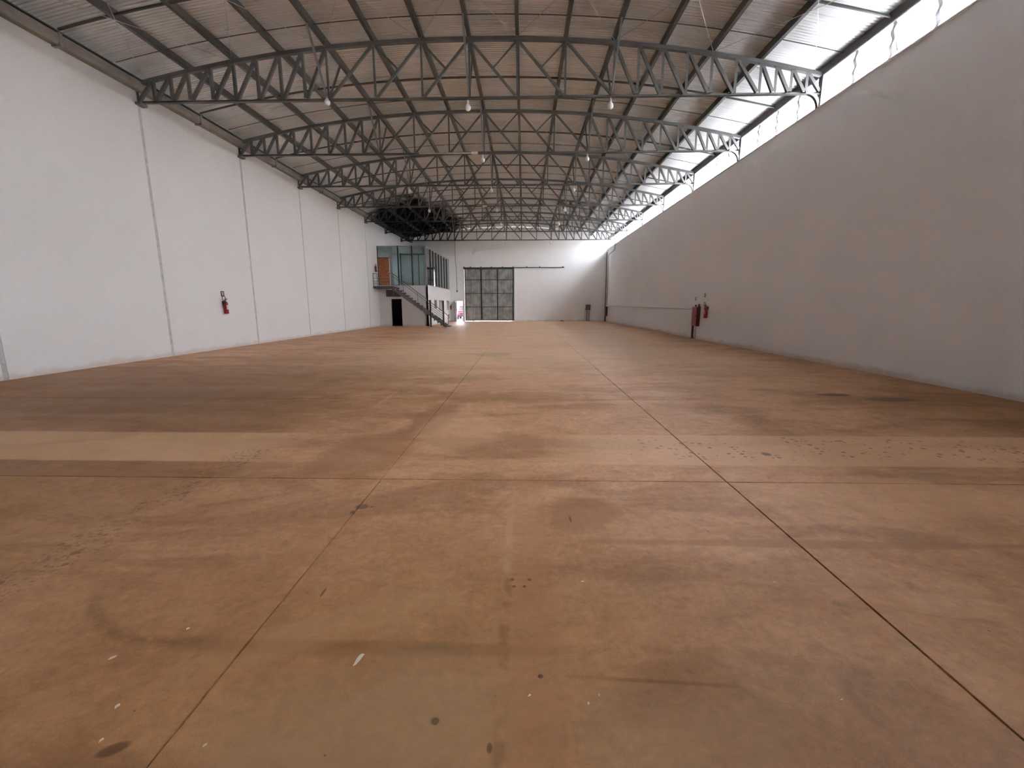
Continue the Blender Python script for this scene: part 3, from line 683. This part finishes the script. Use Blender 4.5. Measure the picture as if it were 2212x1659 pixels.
obj('dark_room_wall', MB().box((XL + .02, 36.6, 0), (OX - .16, 36.65, 2.9)), 'dark', t)['label'] = 'inner wall seen through the doorway, painted black for the unlit room'  # darkness of the room put into black inner surfaces
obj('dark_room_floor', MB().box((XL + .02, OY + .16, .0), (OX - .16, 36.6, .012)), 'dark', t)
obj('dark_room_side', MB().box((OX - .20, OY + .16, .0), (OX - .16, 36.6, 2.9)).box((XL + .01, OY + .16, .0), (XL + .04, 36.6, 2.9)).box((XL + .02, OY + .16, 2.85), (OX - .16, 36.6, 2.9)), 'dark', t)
# low window with centre mullion
f = obj('low_window', MB().box((W0, OY + .03, WZ0), (W1, OY + .09, WZ0 + .04)).box((W0, OY + .03, WZ1 - .04), (W1, OY + .09, WZ1)).box((W0, OY + .03, WZ0), (W0 + .05, OY + .09, WZ1)).box((W1 - .05, OY + .03, WZ0), (W1, OY + .09, WZ1)).box(((W0 + W1) / 2 - .03, OY + .03, WZ0), ((W0 + W1) / 2 + .03, OY + .09, WZ1)), 'stair', t)
for a in (W0 + .05, (W0 + W1) / 2 + .03): obj('pane', MB().box((a, OY + .055, WZ0 + .04), (a + .5, OY + .06, WZ1 - .04)), 'gdark', f)
obj('door_frame', MB().box((dx0 - .04, OY - .012, 0), (dx0, OY + .15, 2.14)).box((dx1, OY - .012, 0), (dx1 + .04, OY + .15, 2.14)).box((dx0 - .04, OY - .012, 2.1), (dx1 + .04, OY + .15, 2.14)), 'wall', t)
# side wall windows: dark metal panel, two louvred windows, a white door, a far louvre
def louvre(y0, y1, z0, z1, n, frame, blade):
    f = obj('louvre_window', MB().box((OX - .02, y0, z0), (OX + .02, y1, z0 + .03)).box((OX - .02, y0, z1 - .03), (OX + .02, y1, z1)).box((OX - .02, y0, z0), (OX + .02, y0 + .04, z1)).box((OX - .02, y1 - .04, z0), (OX + .02, y1, z1)), frame, t)
    h = (z1 - z0) / n
    for k in range(n):
        z = z0 + h * (k + .5)
        obj('louvre_blade', MB().bar((OX - .01, y0 + .03, z), (OX - .01, y1 - .03, z), .05, h * .42, (0.5, 0, 1)), blade, f)
    return f
obj('panel_window', MB().box((OX - .03, 37.0, 1.35), (OX + .015, 37.95, 2.05)), 'stair', t)
louvre(39.15, 40.35, 1.15, 2.05, 9, 'black', 'outer'); louvre(43.0, 44.1, 1.15, 2.05, 9, 'alud', 'outer')
dd = obj('side_door', MB().box((OX - .05, 41.0, 0), (OX - .01, 42.0, 2.1)), 'white', t); obj('door_handle', MB().box((OX - .01, 41.85, 1.0), (OX + .03, 41.93, 1.04)), 'alud', dd)
obj('side_room_dark_stand_in', MB().box((OX - .60, 36.7, 0), (OX - .55, YB, 2.9)), 'dark', t)  # black sheet standing for the dark room behind the louvres
# upper glazing, front
fy0, fy1 = OY, OY + .08
obj('top_rail', MB().box((XL + .02, fy0, OT - .09), (OX, fy1, OT)).box((OX - .08, OY, OT - .09), (OX, YB, OT)), 'alu', t)
obj('bottom_rail', MB().box((XL + .02, fy0, OZ + .09), (OX, fy1, OZ + .15)).box((OX - .08, OY, OZ + .09), (OX, YB, OZ + .15)), 'alu', t)
for x, w_, m_ in ((XL + .05, .04, 'stair'), (-10.22, .17, 'alu'), (-9.66, .09, 'alud'), (-8.58, .09, 'alud'), (OX - .07, .14, 'alu')):
    obj('mullion', MB().box((x - w_ / 2, fy0 - .012, OZ + .09), (x + w_ / 2, fy1 + .01, OT)), m_, t)
obj('transom', MB().box((XL + .04, fy0, 5.18), (-10.30, fy1, 5.24)), 'stair', t)
gx = [XL + .07, -10.305, -10.135, -9.705, -9.615, -8.625, -8.535, OX - .14]
obj('glass_pane', MB().box((gx[0], OY + .035, 5.24), (gx[1], OY + .042, 6.0)), 'glass', t)
for a, b in ((gx[2], gx[3]), (gx[4], gx[5]), (gx[6], gx[7])): obj('glass_pane', MB().box((a, OY + .035, OZ + .15), (b, OY + .042, OT - .09)), 'glass', t)
my = [36.0, 37.1, 38.35, 39.55, 40.8, 42.2, 43.5]
prev = OY + .08
for y in my + [YB]:
    if y != YB: obj('mullion', MB().box((OX - .075, y - .035, OZ + .15), (OX + .012, y + .035, OT - .09)), 'alud', t)
    obj('glass_pane', MB().box((OX - .042, prev + .02, OZ + .15), (OX - .035, y - .035, OT - .09)), 'glass', t); prev = y + .015
# wooden door in the glazed front
dr = obj('wooden_door', MB().box((-11.19, OY + .01, OZ + .10), (-10.36, OY + .05, 5.18)), 'wood', t)
for z in (3.30, 3.52, 3.74): obj('panel_strip', MB().box((-11.14, OY - .004, z), (-10.41, OY + .012, z + .025)), 'woodl', dr)
obj('raised_panel', MB().box((-11.07, OY - .003, 3.92), (-10.48, OY + .012, 4.98)), 'wood', dr)
obj('door_handle', MB().box((-10.46, OY - .05, 4.08), (-10.40, OY + .01, 4.16)), 'chrome', dr)
obj('door_jamb', MB().box((-10.36, OY - .01, OZ + .09), (-10.305, OY + .07, 5.18)), 'white', t)
# inner partition and inner door
pt = obj('inner_partition', MB().box((-10.55, 38.55, OZ + .09), (OX - .1, 38.62, 6.0)), 'partition', t)
obj('partition_frame', MB().box((-10.62, 38.50, OZ + .09), (-10.52, 38.64, 6.0)).box((-10.62, 38.50, 5.86), (OX - .1, 38.64, 5.93)).box((-9.05, 38.50, OZ + .09), (-8.97, 38.64, 5.93)), 'alud', pt)
obj('inner_wall', MB().box((XL + .005, OY + .1, OZ + .09), (XL + .03, YB, 6.0)), 'office', t)
# far office window frame in the end wall opening
f = obj('office_window', MB().box((-8.15, YB - .01, 4.17), (-7.50, YB + .03, 4.21)).box((-8.15, YB - .01, 4.94), (-7.50, YB + .03, 4.98)).box((-7.85, YB - .01, 4.17), (-7.81, YB + .03, 4.98)), 'alu', t)

# ---- staircase
SX0, SZ0, SX1 = -9.80, 3.04, -5.78        # top and foot of the flight
SY0, SY1 = 33.28, 34.22
t = thing('steel_staircase', 'dark grey open-tread steel staircase climbing to the glazed office', 'staircase', (SX1, SY0, 0))
slope = SZ0 / (SX1 - SX0)
def sz(x): return SZ0 - (x - SX0) * slope
for y in (SY0, SY1): obj('stringer', MB().bar((SX0 - .05, y, SZ0 - .20), (SX1 - .10, y, .06), .05, .15), 'stairm', t)
nst = 16
for k in range(nst):
    x = SX0 + (SX1 - SX0) * (k + .5) / nst; z = SZ0 - SZ0 * (k + 1) / (nst + 0.0) + .10
    obj('tread', MB().box((x - .15, SY0, z - .035), (x + .14, SY1, z)), 'stairl' , t)
    for y in (SY0, SY1): obj('tread_bracket', MB().prof([(-.13, 0), (-.13, -.03), (.12, -.19), (.12, 0)], (x, y + .02, z - .035), (x, y - .02, z - .035)), 'stair', t)
lp = obj('landing', MB().box((XL + .01, SY0 - .02, 2.88), (-9.78, OY - .015, 2.99)).box((XL + .01, SY0 - .02, 2.99), (-9.78, OY - .015, 3.03)), 'stair', t)
for x in (-7.02, -6.04): obj('post', MB().box((x - .06, SY0 - .06, 0 if x < -6.5 else sz(x) - .15), (x + .06, SY0 + .04, 2.0 if x < -6.5 else 1.95)), 'stair', t)
obj('foot_post', MB().tube([(-5.70, SY0, 0.06), (-5.70, SY0, .85), (-5.60, SY0, .95)], .02, 8), 'rail', t)
obj('foot_plate', MB().box((-5.80, SY0 - .06, 0), (-5.60, SY1, .07)), 'stair', t)
for k, (h, r, m_) in enumerate(((.92, .025, 'rail'), (.74, .019, 'rail'), (.56, .008, 'cable'), (.40, .008, 'cable'), (.24, .008, 'cable'))):
    pts = [(x, SY0 - .01, sz(x) + h) for x in (-9.80, -6.0)]
    if k == 0: pts = [(-10.05, SY0 - .01, SZ0 + .92)] + pts + [(-5.75, SY0 - .01, sz(-5.75) + .90), (-5.64, SY0 - .01, .88), (-5.63, SY0 - .01, .70), (-5.70, SY0 - .01, .60)]
    obj('handrail' if k == 0 else 'guard_rail', MB().tube(pts, r, 8), m_, t, True)
    if k >= 2: obj('guard_rail', MB().tube([(-7.0, SY0 - .012, sz(-7.0) + h), (-6.04, SY0 - .012, sz(-6.04) + h)], .015, 6), 'rail', t, True)
for x in (-9.72, -9.0, -7.95): obj('baluster', MB().bar((x, SY0 - .01, sz(x) - .05), (x, SY0 - .01, sz(x) + .92), .025, .035), 'rail' if x > -8 or x < -9.5 else 'rail', t)
for z, r in ((.92, .018), (.56, .010), (.36, .010), (.17, .010)): obj('landing_rail', MB().tube([(XL + .03, SY0 - .01, SZ0 + z), (-10.95 if z > .9 else -10.30, SY0 - .01, SZ0 + z)], r, 6), 'rail', t, True)
for x in (XL + .05, -10.95): obj('landing_baluster', MB().bar((x, SY0 - .01, 2.95), (x, SY0 - .01, SZ0 + .93), .03, .03), 'rail', t)

# ================================================================== EXTINGUISHERS AND SIGNS
def extinguisher(loc, ang, label, red='redx', loop=1, h=.46):
    t = thing('fire_extinguisher', label, 'fire extinguisher', loc)
    t.rotation_euler = (0, 0, ang)
    def ob(n, mb, m_, sm=False):
        o = obj(n, mb, m_, None, sm); o.parent = t; return o
    # local: +x points out from the wall, z up, origin at the wall, cylinder foot level
    c = (.11, 0, 0)
    ob('cylinder', MB().lathe(c, [(0, .06), (.015, .078), (h * .82, .080), (h * .93, .062), (h, .028), (h + .02, .026)], 18), red, True)
    ob('base_ring', MB().lathe(c, [(-.018, .070), (-.018, .076), (.012, .081), (.02, .081)], 18), 'black', True)
    ob('valve', MB().lathe(c, [(h + .02, .02), (h + .06, .024), (h + .07, .012)], 10).box((.10, -.015, h + .05), (.17, .015, h + .07)).box((.08, -.012, h + .085), (.19, .012, h + .10)), 'black')
    pts = [(.12, 0, h + .05)]
    for k in range(13):
        a = 2 * PI * (k / 13.0) * .92 - PI / 2
        pts.append((.13, loop * (.10 + .0 * k) + .085 * math.cos(a) , h + .115 + .09 * math.sin(a)))
    pts += [(.15, loop * .05, h - .02), (.17, loop * .075, h * .6), (.17, loop * .08, h * .35)]
    ob('hose', MB().tube(pts, .011, 8), 'black', True)
    ob('label_plate', MB().add([(c[0] + math.cos(a) * .0815, math.sin(a) * .0815, z) for z in (h * .35, h * .72) for a in (-.75, -.4, 0, .4, .75)], [(k, k + 1, k + 6, k + 5) for k in range(4)]), 'label', True)
    ob('wall_hook', MB().box((0, -.03, h * .8), (.04, .03, h + .02)), 'black')
    return t
extinguisher((XL, 16.40, 1.30), 0, 'red fire extinguisher with looped black hose on the left wall', loop=-1)
extinguisher((XL + .0, 33.85, 4.10), 0, 'dark fire extinguisher hung high beside the staircase landing', loop=-1, h=.42)
extinguisher((XR, 20.22, 1.02), PI, 'red fire extinguisher with white label beside the hose cabinet on the right wall', loop=-1, h=.50)
extinguisher((OX + .003, 44.72, 1.20), 0, 'small dark red fire extinguisher by the open door at the far end', loop=1, h=.34)

def sign(name, loc, w_, h_, wall, label, bm='signr', fm='signw', pict=True):
    s_ = 1 if wall == 'L' else -1
    x = loc[0]
    o = obj(name, MB().box((x, loc[1] - w_ / 2, loc[2] - h_ / 2), (x + s_ * .006, loc[1] + w_ / 2, loc[2] + h_ / 2)), bm)
    tag(o, label, 'sign')
    if pict:
        p = obj('pictogram', MB().box((x + s_ * .006, loc[1] - w_ * .17, loc[2] - h_ * .30), (x + s_ * .009, loc[1] + w_ * .17, loc[2] + h_ * .30)), fm, o)
    return o
sign('extinguisher_sign', (XL, 16.44, 2.04), .19, .20, 'L', 'small red square sign with pale picture above the left wall extinguisher')
sign('extinguisher_sign', (XR, 20.68, 2.04), .13, .18, 'R', 'small dark framed sign above the right wall extinguisher', 'signg', 'signw')
sign('hydrant_sign', (XR, 21.76, 1.90), .12, .16, 'R', 'small dark framed sign above the red hose cabinet', 'signg', 'signw')
o = obj('notice_sign', MB().box((XR, 22.36, 1.78), (XR - .004, 22.60, 1.92)), 'wallr'); tag(o, 'faint little notice left of the sign over the hose cabinet', 'sign')
for y in (22.44, 22.53): obj('stroke', MB().box((XR - .004, y - .018, 1.79), (XR - .007, y + .018, 1.90)), 'signg', o)

# ================================================================== HOSE CABINETS
def cabinet(loc, w_, d, h, label, post):
    t = thing('hose_cabinet', label, 'cabinet', loc)
    x, y, z = loc
    b = obj('body', MB().box((x - d, y - w_ / 2, z), (x, y + w_ / 2, z + h)), 'redd', t); bevel(b, .006)
    dr = obj('door', MB().box((x - d - .018, y - w_ / 2 + .01, z + .01), (x - d, y + w_ / 2 - .01, z + h - .01)), 'red', t)
    obj('handle', MB().box((x - d - .035, y - w_ / 2 + .04, z + h * .5), (x - d - .018, y - w_ / 2 + .07, z + h * .5 + .07)), 'black', dr)
    for k in range(4): obj('vent_slot', MB().box((x - d - .020, y - .12, z + h * .8 + k * .022), (x - d - .0175, y + .12, z + h * .8 + k * .022 + .008)), 'black', dr)
    obj('hinge_strip', MB().box((x - d - .01, y + w_ / 2 - .005, z), (x, y + w_ / 2 + .04, z + h)), 'box', t)
    obj('post', MB().box((x - d * .75, y + post - .04, 0), (x - d * .75 + .08, y + post + .04, z)), 'redd', t)
    obj('post_foot', MB().box((x - d * .75 - .03, y + post - .08, 0), (x - d * .75 + .11, y + post + .08, .03)), 'redd', t)
    return t
c1 = cabinet((XR, 21.36, .61), .55, .16, .90, 'red wall-mounted hose cabinet on a post beside the right wall extinguisher', .34)
c1.name = 'hose_cabinet'
obj('valve_knob', MB().lathe((XR - .09, 21.45, 1.51), [(0, .02), (.04, .02), (.045, .045), (.09, .045), (.10, .02)], 12), 'black', c1, True)
obj('pipe_cone', MB().lathe((XR - .05, 21.16, 1.51), [(0, .05), (.12, .035), (.15, .015)], 10), 'red', c1, True)
obj('drain_pipe', MB().tube([(XR - .02, 21.45, .61), (XR - .02, 21.45, .0)], .012, 8), 'cable', c1, True)
cabinet((XR, 44.5, .55), .62, .16, .92, 'red hose cabinet on a post in the far right corner', .36)
# cable sagging between the cabinets
pts = []
for k in range(41):
    y = 44.1 - (44.1 - 21.70) * k / 40
    pts.append((XR - .015, y, 1.55 - .15 * k / 40 + .012 * math.sin(k * 1.3) + (-.03 if 17 < k < 20 else 0)))
tag(obj('wall_cable', MB().tube(pts, .012, 6), 'cable', None, True), 'thin grey cable running along the right wall between the two red cabinets', 'cable')
# corner pipes
tag(obj('brown_downpipe', MB().tube([(XR - .09, YB - .08, .03), (XR - .09, YB - .08, 6.75)], .045, 10), 'pipe', None, True), 'brown vertical pipe in the far right corner', 'pipe')
tag(obj('white_downpipe', MB().tube([(XR - .03, YB - .28, 1.5), (XR - .03, YB - .28, 6.95)], .04, 10), 'wpipe', None, True), 'white vertical pipe beside the brown one in the far right corner', 'pipe')
tag(obj('conduit_pipe', MB().tube([(XR - .035, YB - .70, 1.6), (XR - .035, YB - .70, 6.45), (XR - .035, YB - 1.2, 6.5), (XR - .035, 41.6, 6.55), (XR - .035, 41.5, 6.6), (XR - .035, 41.5, 7.05)], .02, 8), 'pipe', None, True), 'thin brown conduit stepping up the right wall to the clerestory near the far corner', 'pipe')
# meter box on legs
t = thing('meter_box', 'brown-grey electrical box on two legs against the far end wall', 'box', (6.5, 45.0, 0))
b = obj('body', MB().box((6.28, 44.86, 1.13), (6.75, YB - .005, 1.66)), 'box', t); bevel(b, .015)
obj('cover', MB().box((6.31, 44.845, 1.17), (6.72, 44.86, 1.62)), 'box', t); obj('side_lug', MB().box((6.24, 44.9, 1.13), (6.29, 45.05, 1.25)), 'box', t)
for x in (6.42, 6.64): obj('leg', MB().tube([(x, 45.0, 0), (x, 45.0, 1.14)], .03, 8), 'pipe', t, True)
# rubble on the floor by the end wall
t = thing('dark_rubble', 'small dark lumps lying at the foot of the far end wall', 'rubble', (3.85, 44.8, 0))
for (dx, r) in ((-.10, .055), (.05, .075), (.17, .05)): obj('lump', MB().lathe((3.85 + dx, 44.8, 0), [(0, r), (r * .5, r * 1.1), (r * 1.1, r * .75), (r * 1.4, r * .2)], 7), 'scrap', t)
# hanging switch on a conduit near the end wall
t = thing('hanging_switch', 'dark conduit with a switch box hanging from the roof before the sliding gate', 'switch', (-6.65, 44.0, 2.95))
obj('conduit', MB().tube([(-6.68, 44.0, roofz(-6.68)), (-6.68, 44.0, 6.0), (-6.60, 44.0, 5.2), (-6.58, 44.0, 3.05)], .022, 8), 'pipe', t, True)
obj('switch_box', MB().box((-6.64, 43.95, 2.90), (-6.52, 44.05, 3.06)), 'stair', t)

# ================================================================== SLIDING GATE
gx0, gx1, gz0, gz1, gy = -5.92, -.95, .10, 5.22, YB - .16
t = thing('sliding_gate', 'tall grey corrugated metal sliding gate hanging on the far end wall', 'gate', (-3.4, gy, 0))
pw = (gx1 - gx0) / 3
for k in range(3):
    a, b = gx0 + pw * k + .03, gx0 + pw * (k + 1) - .03
    n = 11; st = (b - a) / n; vs = []
    for j in range(n):
        for u, d in ((0, 0), (.42, 0), (.55, .045), (.87, .045)): vs.append((a + (j + u) * st, gy + d))
    vs.append((b, gy))
    V = [(x, y, z) for z in (gz0, gz1) for x, y in vs]; n2 = len(vs)
    obj('corrugated_panel', MB().add(V, [(i, i + 1, n2 + i + 1, n2 + i) for i in range(n2 - 1)]), 'gate', t)
    for j in range(n):     # rib shadows put into the dark colour of the standing ribs
        x = a + (j + .71) * st
        obj('gate_rib', MB().box((x - .022, gy - .02, gz0), (x + .022, gy - .004, gz1)), 'gatef', t)
for k, w_ in ((0, .07), (1, .15), (2, .10), (3, .16)):
    x = gx0 + pw * k; x += .035 if k == 0 else (-.07 if k == 3 else 0)
    obj('frame_post', MB().box((x - w_ / 2, gy - .06, gz0 - .02), (x + w_ / 2, gy + .05, gz1)), 'gatef', t)
for z in (1.45, 2.78, 4.12): obj('cross_rail', MB().box((gx0, gy - .055, z - .03), (gx1, gy - .03, z + .03)), 'gatef', t)
obj('top_rail', MB().box((gx0 - .12, gy - .06, gz1 - .06), (gx1, gy + .05, gz1 + .05)), 'gatef', t)
obj('bottom_rail', MB().box((gx0, gy - .05, gz0 - .02), (gx1, gy + .04, gz0 + .06)), 'gatef', t)
for x in (-5.08, -1.62): obj('floor_guide', MB().box((x - .03, gy - .04, 0), (x + .03, gy + .03, gz0)), 'gatef', t)
t = thing('gate_track', 'long dark steel track rail above the sliding gate', 'rail', (-1, YB, 5.3))
obj('rail', MB().box((gx0 - .12, YB - .11, 5.28), (4.06, YB - .05, 5.35)), 'gatef', t)
for x in (-5.98, -5.33, -4.28, -3.22, -2.12, -1.05, .3, 1.6, 3.9): obj('rail_bracket', MB().box((x - .07, YB - .12, 5.33), (x + .07, YB, 5.41)), 'gatef', t)
# far pedestrian door leaf standing open
t = thing('door_1', 'open glazed door leaf', 'door', (DX0, YB, 0)); del t['label']; del t['category']; t['kind'] = 'structure'
y0, y1, x = YB - .72, YB - .03, DX0 - .04
for a in ((x - .02, y0, .03, x + .03, y0 + .12, DZ - .04), (x - .02, y1 - .12, .03, x + .03, y1, DZ - .04), (x - .02, y0, .03, x + .03, y1, .16), (x - .02, y0, DZ - .16, x + .03, y1, DZ - .04), (x - .02, y0, .98, x + .03, y1, 1.06)):
    obj('leaf_frame', MB().box(a[:3], a[3:]), 'alud', t)
obj('leaf_glass', MB().box((x, y0 + .1, .1), (x + .01, y1 - .1, DZ - .1)), 'glass', t)
obj('door_frame', MB().box((DX0 - .02, YB - .012, 0), (DX0 + .05, YB + .2, DZ)).box((DX1 - .03, YB - .012, 0), (DX1 + .03, YB + .2, DZ)).box((DX0 - .02, YB - .012, DZ - .03), (DX1 + .03, YB + .2, DZ + .03)), 'outer', t)

# ================================================================== OUTSIDE
yd = struct(obj('ground_1', MB().box((-70, -60, -.34), (70, 110, -.30)), 'yard')); 
struct(obj('ground_2', MB().box((-30, YB + .3, -.30), (30, 90, -.01)), 'yard'))
tag(obj('boundary_wall', MB().box((-30, 58, -.01), (30, 58.3, 2.6)).box((-30, 57.95, 2.6), (30, 58.35, 2.7)), 'outer'), 'pale boundary wall outside the open far door', 'wall')
t = thing('added_canopy', 'unseen canopy added to shade the yard outside the far door', 'canopy', (-2, 52, 0))  # out of view, added to dim the yard and the car
obj('added_canopy_roof', MB().box((-17, YB + .25, 5.9), (13, 58, 6.0)), 'steel', t)
for x in (-16.5, -10, 5, 12.5): obj('added_canopy_post', MB().box((x - .08, 57.3, -.01), (x + .08, 57.5, 5.9)), 'steel', t)
# red car seen through the door
cx, cy = -7.05, 51.5
t = thing('red_car', 'red car parked outside the open far door', 'car', (cx, cy, 0))
def hull(sections):      # lofted body: list of (y, halfwidth, z0, z1)
    mb = MB(); n = 12
    for (y, hw, z0, z1) in sections:
        for k in range(n):
            a = 2 * PI * (k + .5) / n; c_, s_ = math.cos(a), math.sin(a)
            sx = math.copysign(abs(c_) ** .45, c_); szz = math.copysign(abs(s_) ** .45, s_)
            mb.v.append((cx + sx * hw, cy + y, (z0 + z1) / 2 + szz * (z1 - z0) / 2))
    for i in range(len(sections) - 1):
        for k in range(n):
            k2 = (k + 1) % n; mb.f.append((i * n + k, i * n + k2, (i + 1) * n + k2, (i + 1) * n + k))
    mb.f.append(tuple(range(n))[::-1]); e = (len(sections) - 1) * n; mb.f.append(tuple(e + k for k in range(n))); return mb
obj('car_body', hull([(0, .70, .45, .85), (.08, .84, .32, 1.0), (.9, .88, .28, 1.08), (1.2, .88, .28, 1.05), (3.6, .88, .28, 1.02), (4.1, .82, .35, .95)]), 'car', t, True)
obj('cabin', hull([(.95, .80, .95, 1.05), (1.5, .70, .95, 1.50), (2.8, .70, .95, 1.52), (3.5, .78, .95, 1.05)]), 'carglass', t, True)
obj('roof_panel', hull([(1.45, .66, 1.46, 1.52), (2.1, .68, 1.48, 1.56), (2.85, .66, 1.46, 1.53)]), 'car', t, True)
obj('bumper', MB().box((cx - .84, cy - .06, .28), (cx + .84, cy + .12, .50)), 'tyre', t)
obj('grille', MB().box((cx - .35, cy - .03, .55), (cx + .35, cy + .05, .72)), 'tyre', t)
for s_ in (-1, 1):
    obj('headlight', MB().box((cx + s_ * .72 - .13, cy - .02, .66), (cx + s_ * .72 + .13, cy + .08, .84)), 'chrome', t)
    for y in (.75, 3.3): obj('wheel', MB().tube([(cx + s_ * .66, cy + y, .31), (cx + s_ * .90, cy + y, .31)], .31, 20), 'tyre', t, True)

# ================================================================== DEBRIS ON THE FLOOR
def flake(x, y, pts, z, m_, name, label, cat, group=None):
    n = len(pts)
    vs = [(x + a, y + b, .0015 + .004 * ((i * 7) % 3) / 3) for i, (a, b) in enumerate(pts)] + [(x + a, y + b, .0015 + z + .004 * ((i * 7) % 3) / 3) for i, (a, b) in enumerate(pts)]
    o = obj(name, MB().add(vs, [tuple(range(n))[::-1], tuple(range(n, 2 * n))] + [(i, (i + 1) % n, n + (i + 1) % n, n + i) for i in range(n)]), m_)
    return tag(o, label, cat, group)
flake(-.757, 1.727, [(-.006, -.036), (.006, -.026), (.016, .0), (.022, .034), (.010, .036), (.004, .026), (.0, .028), (-.004, .0)], .002, 'flake', 'paper_scrap', 'largest pale torn scrap on the floor, left of centre near the camera', 'scrap')
fk = [(-1.89, 1.71, .014, .3, 'pale plaster chip on the brown floor at the far lower left of the photo'), (-1.64, 1.47, .013, .6, 'pale oval chip below and right of the leftmost chip'), (-1.68, 1.90, .010, .4, 'small pale chip beside the curved tyre mark'),
      (-1.57, 1.33, .010, .5, 'pale chip near the dark oval spot in the lower left'), (-1.17, 1.32, .008, .5, 'tiny pale chip right of the left floor joint near the bottom edge'), (.03, 1.56, .007, 0, 'tiny round white chip on the rusty lane near the bottom'),
      (.27, 1.53, .008, .8, 'tiny white chip right of the rusty lane'), (.32, 1.57, .006, .8, 'tiniest white chip just beyond the other one right of the rusty lane'), (1.31, 1.57, .009, -.5, 'small pale chip between the rusty lane and the right floor joint, nearer the joint'),
      (.35, 2.33, .010, -.6, 'pale sliver right of the four dark spots'), (1.47, 2.35, .008, 0, 'small white speck of plaster left of the right floor joint')]
for x, y, r, a, lab in fk:
    pts = []
    for k in range(7):
        th = 2 * PI * k / 7; rr = r * (1 + .25 * math.sin(k * 2.3 + x * 9)); u, v = rr * math.cos(th), rr * .45 * math.sin(th)
        pts.append((u * math.cos(a + .8) - v * math.sin(a + .8), u * math.sin(a + .8) + v * math.cos(a + .8)))
    flake(x, y, pts, .003, 'flake', 'plaster_chip', lab, 'chip', 'small pale chips on the floor')
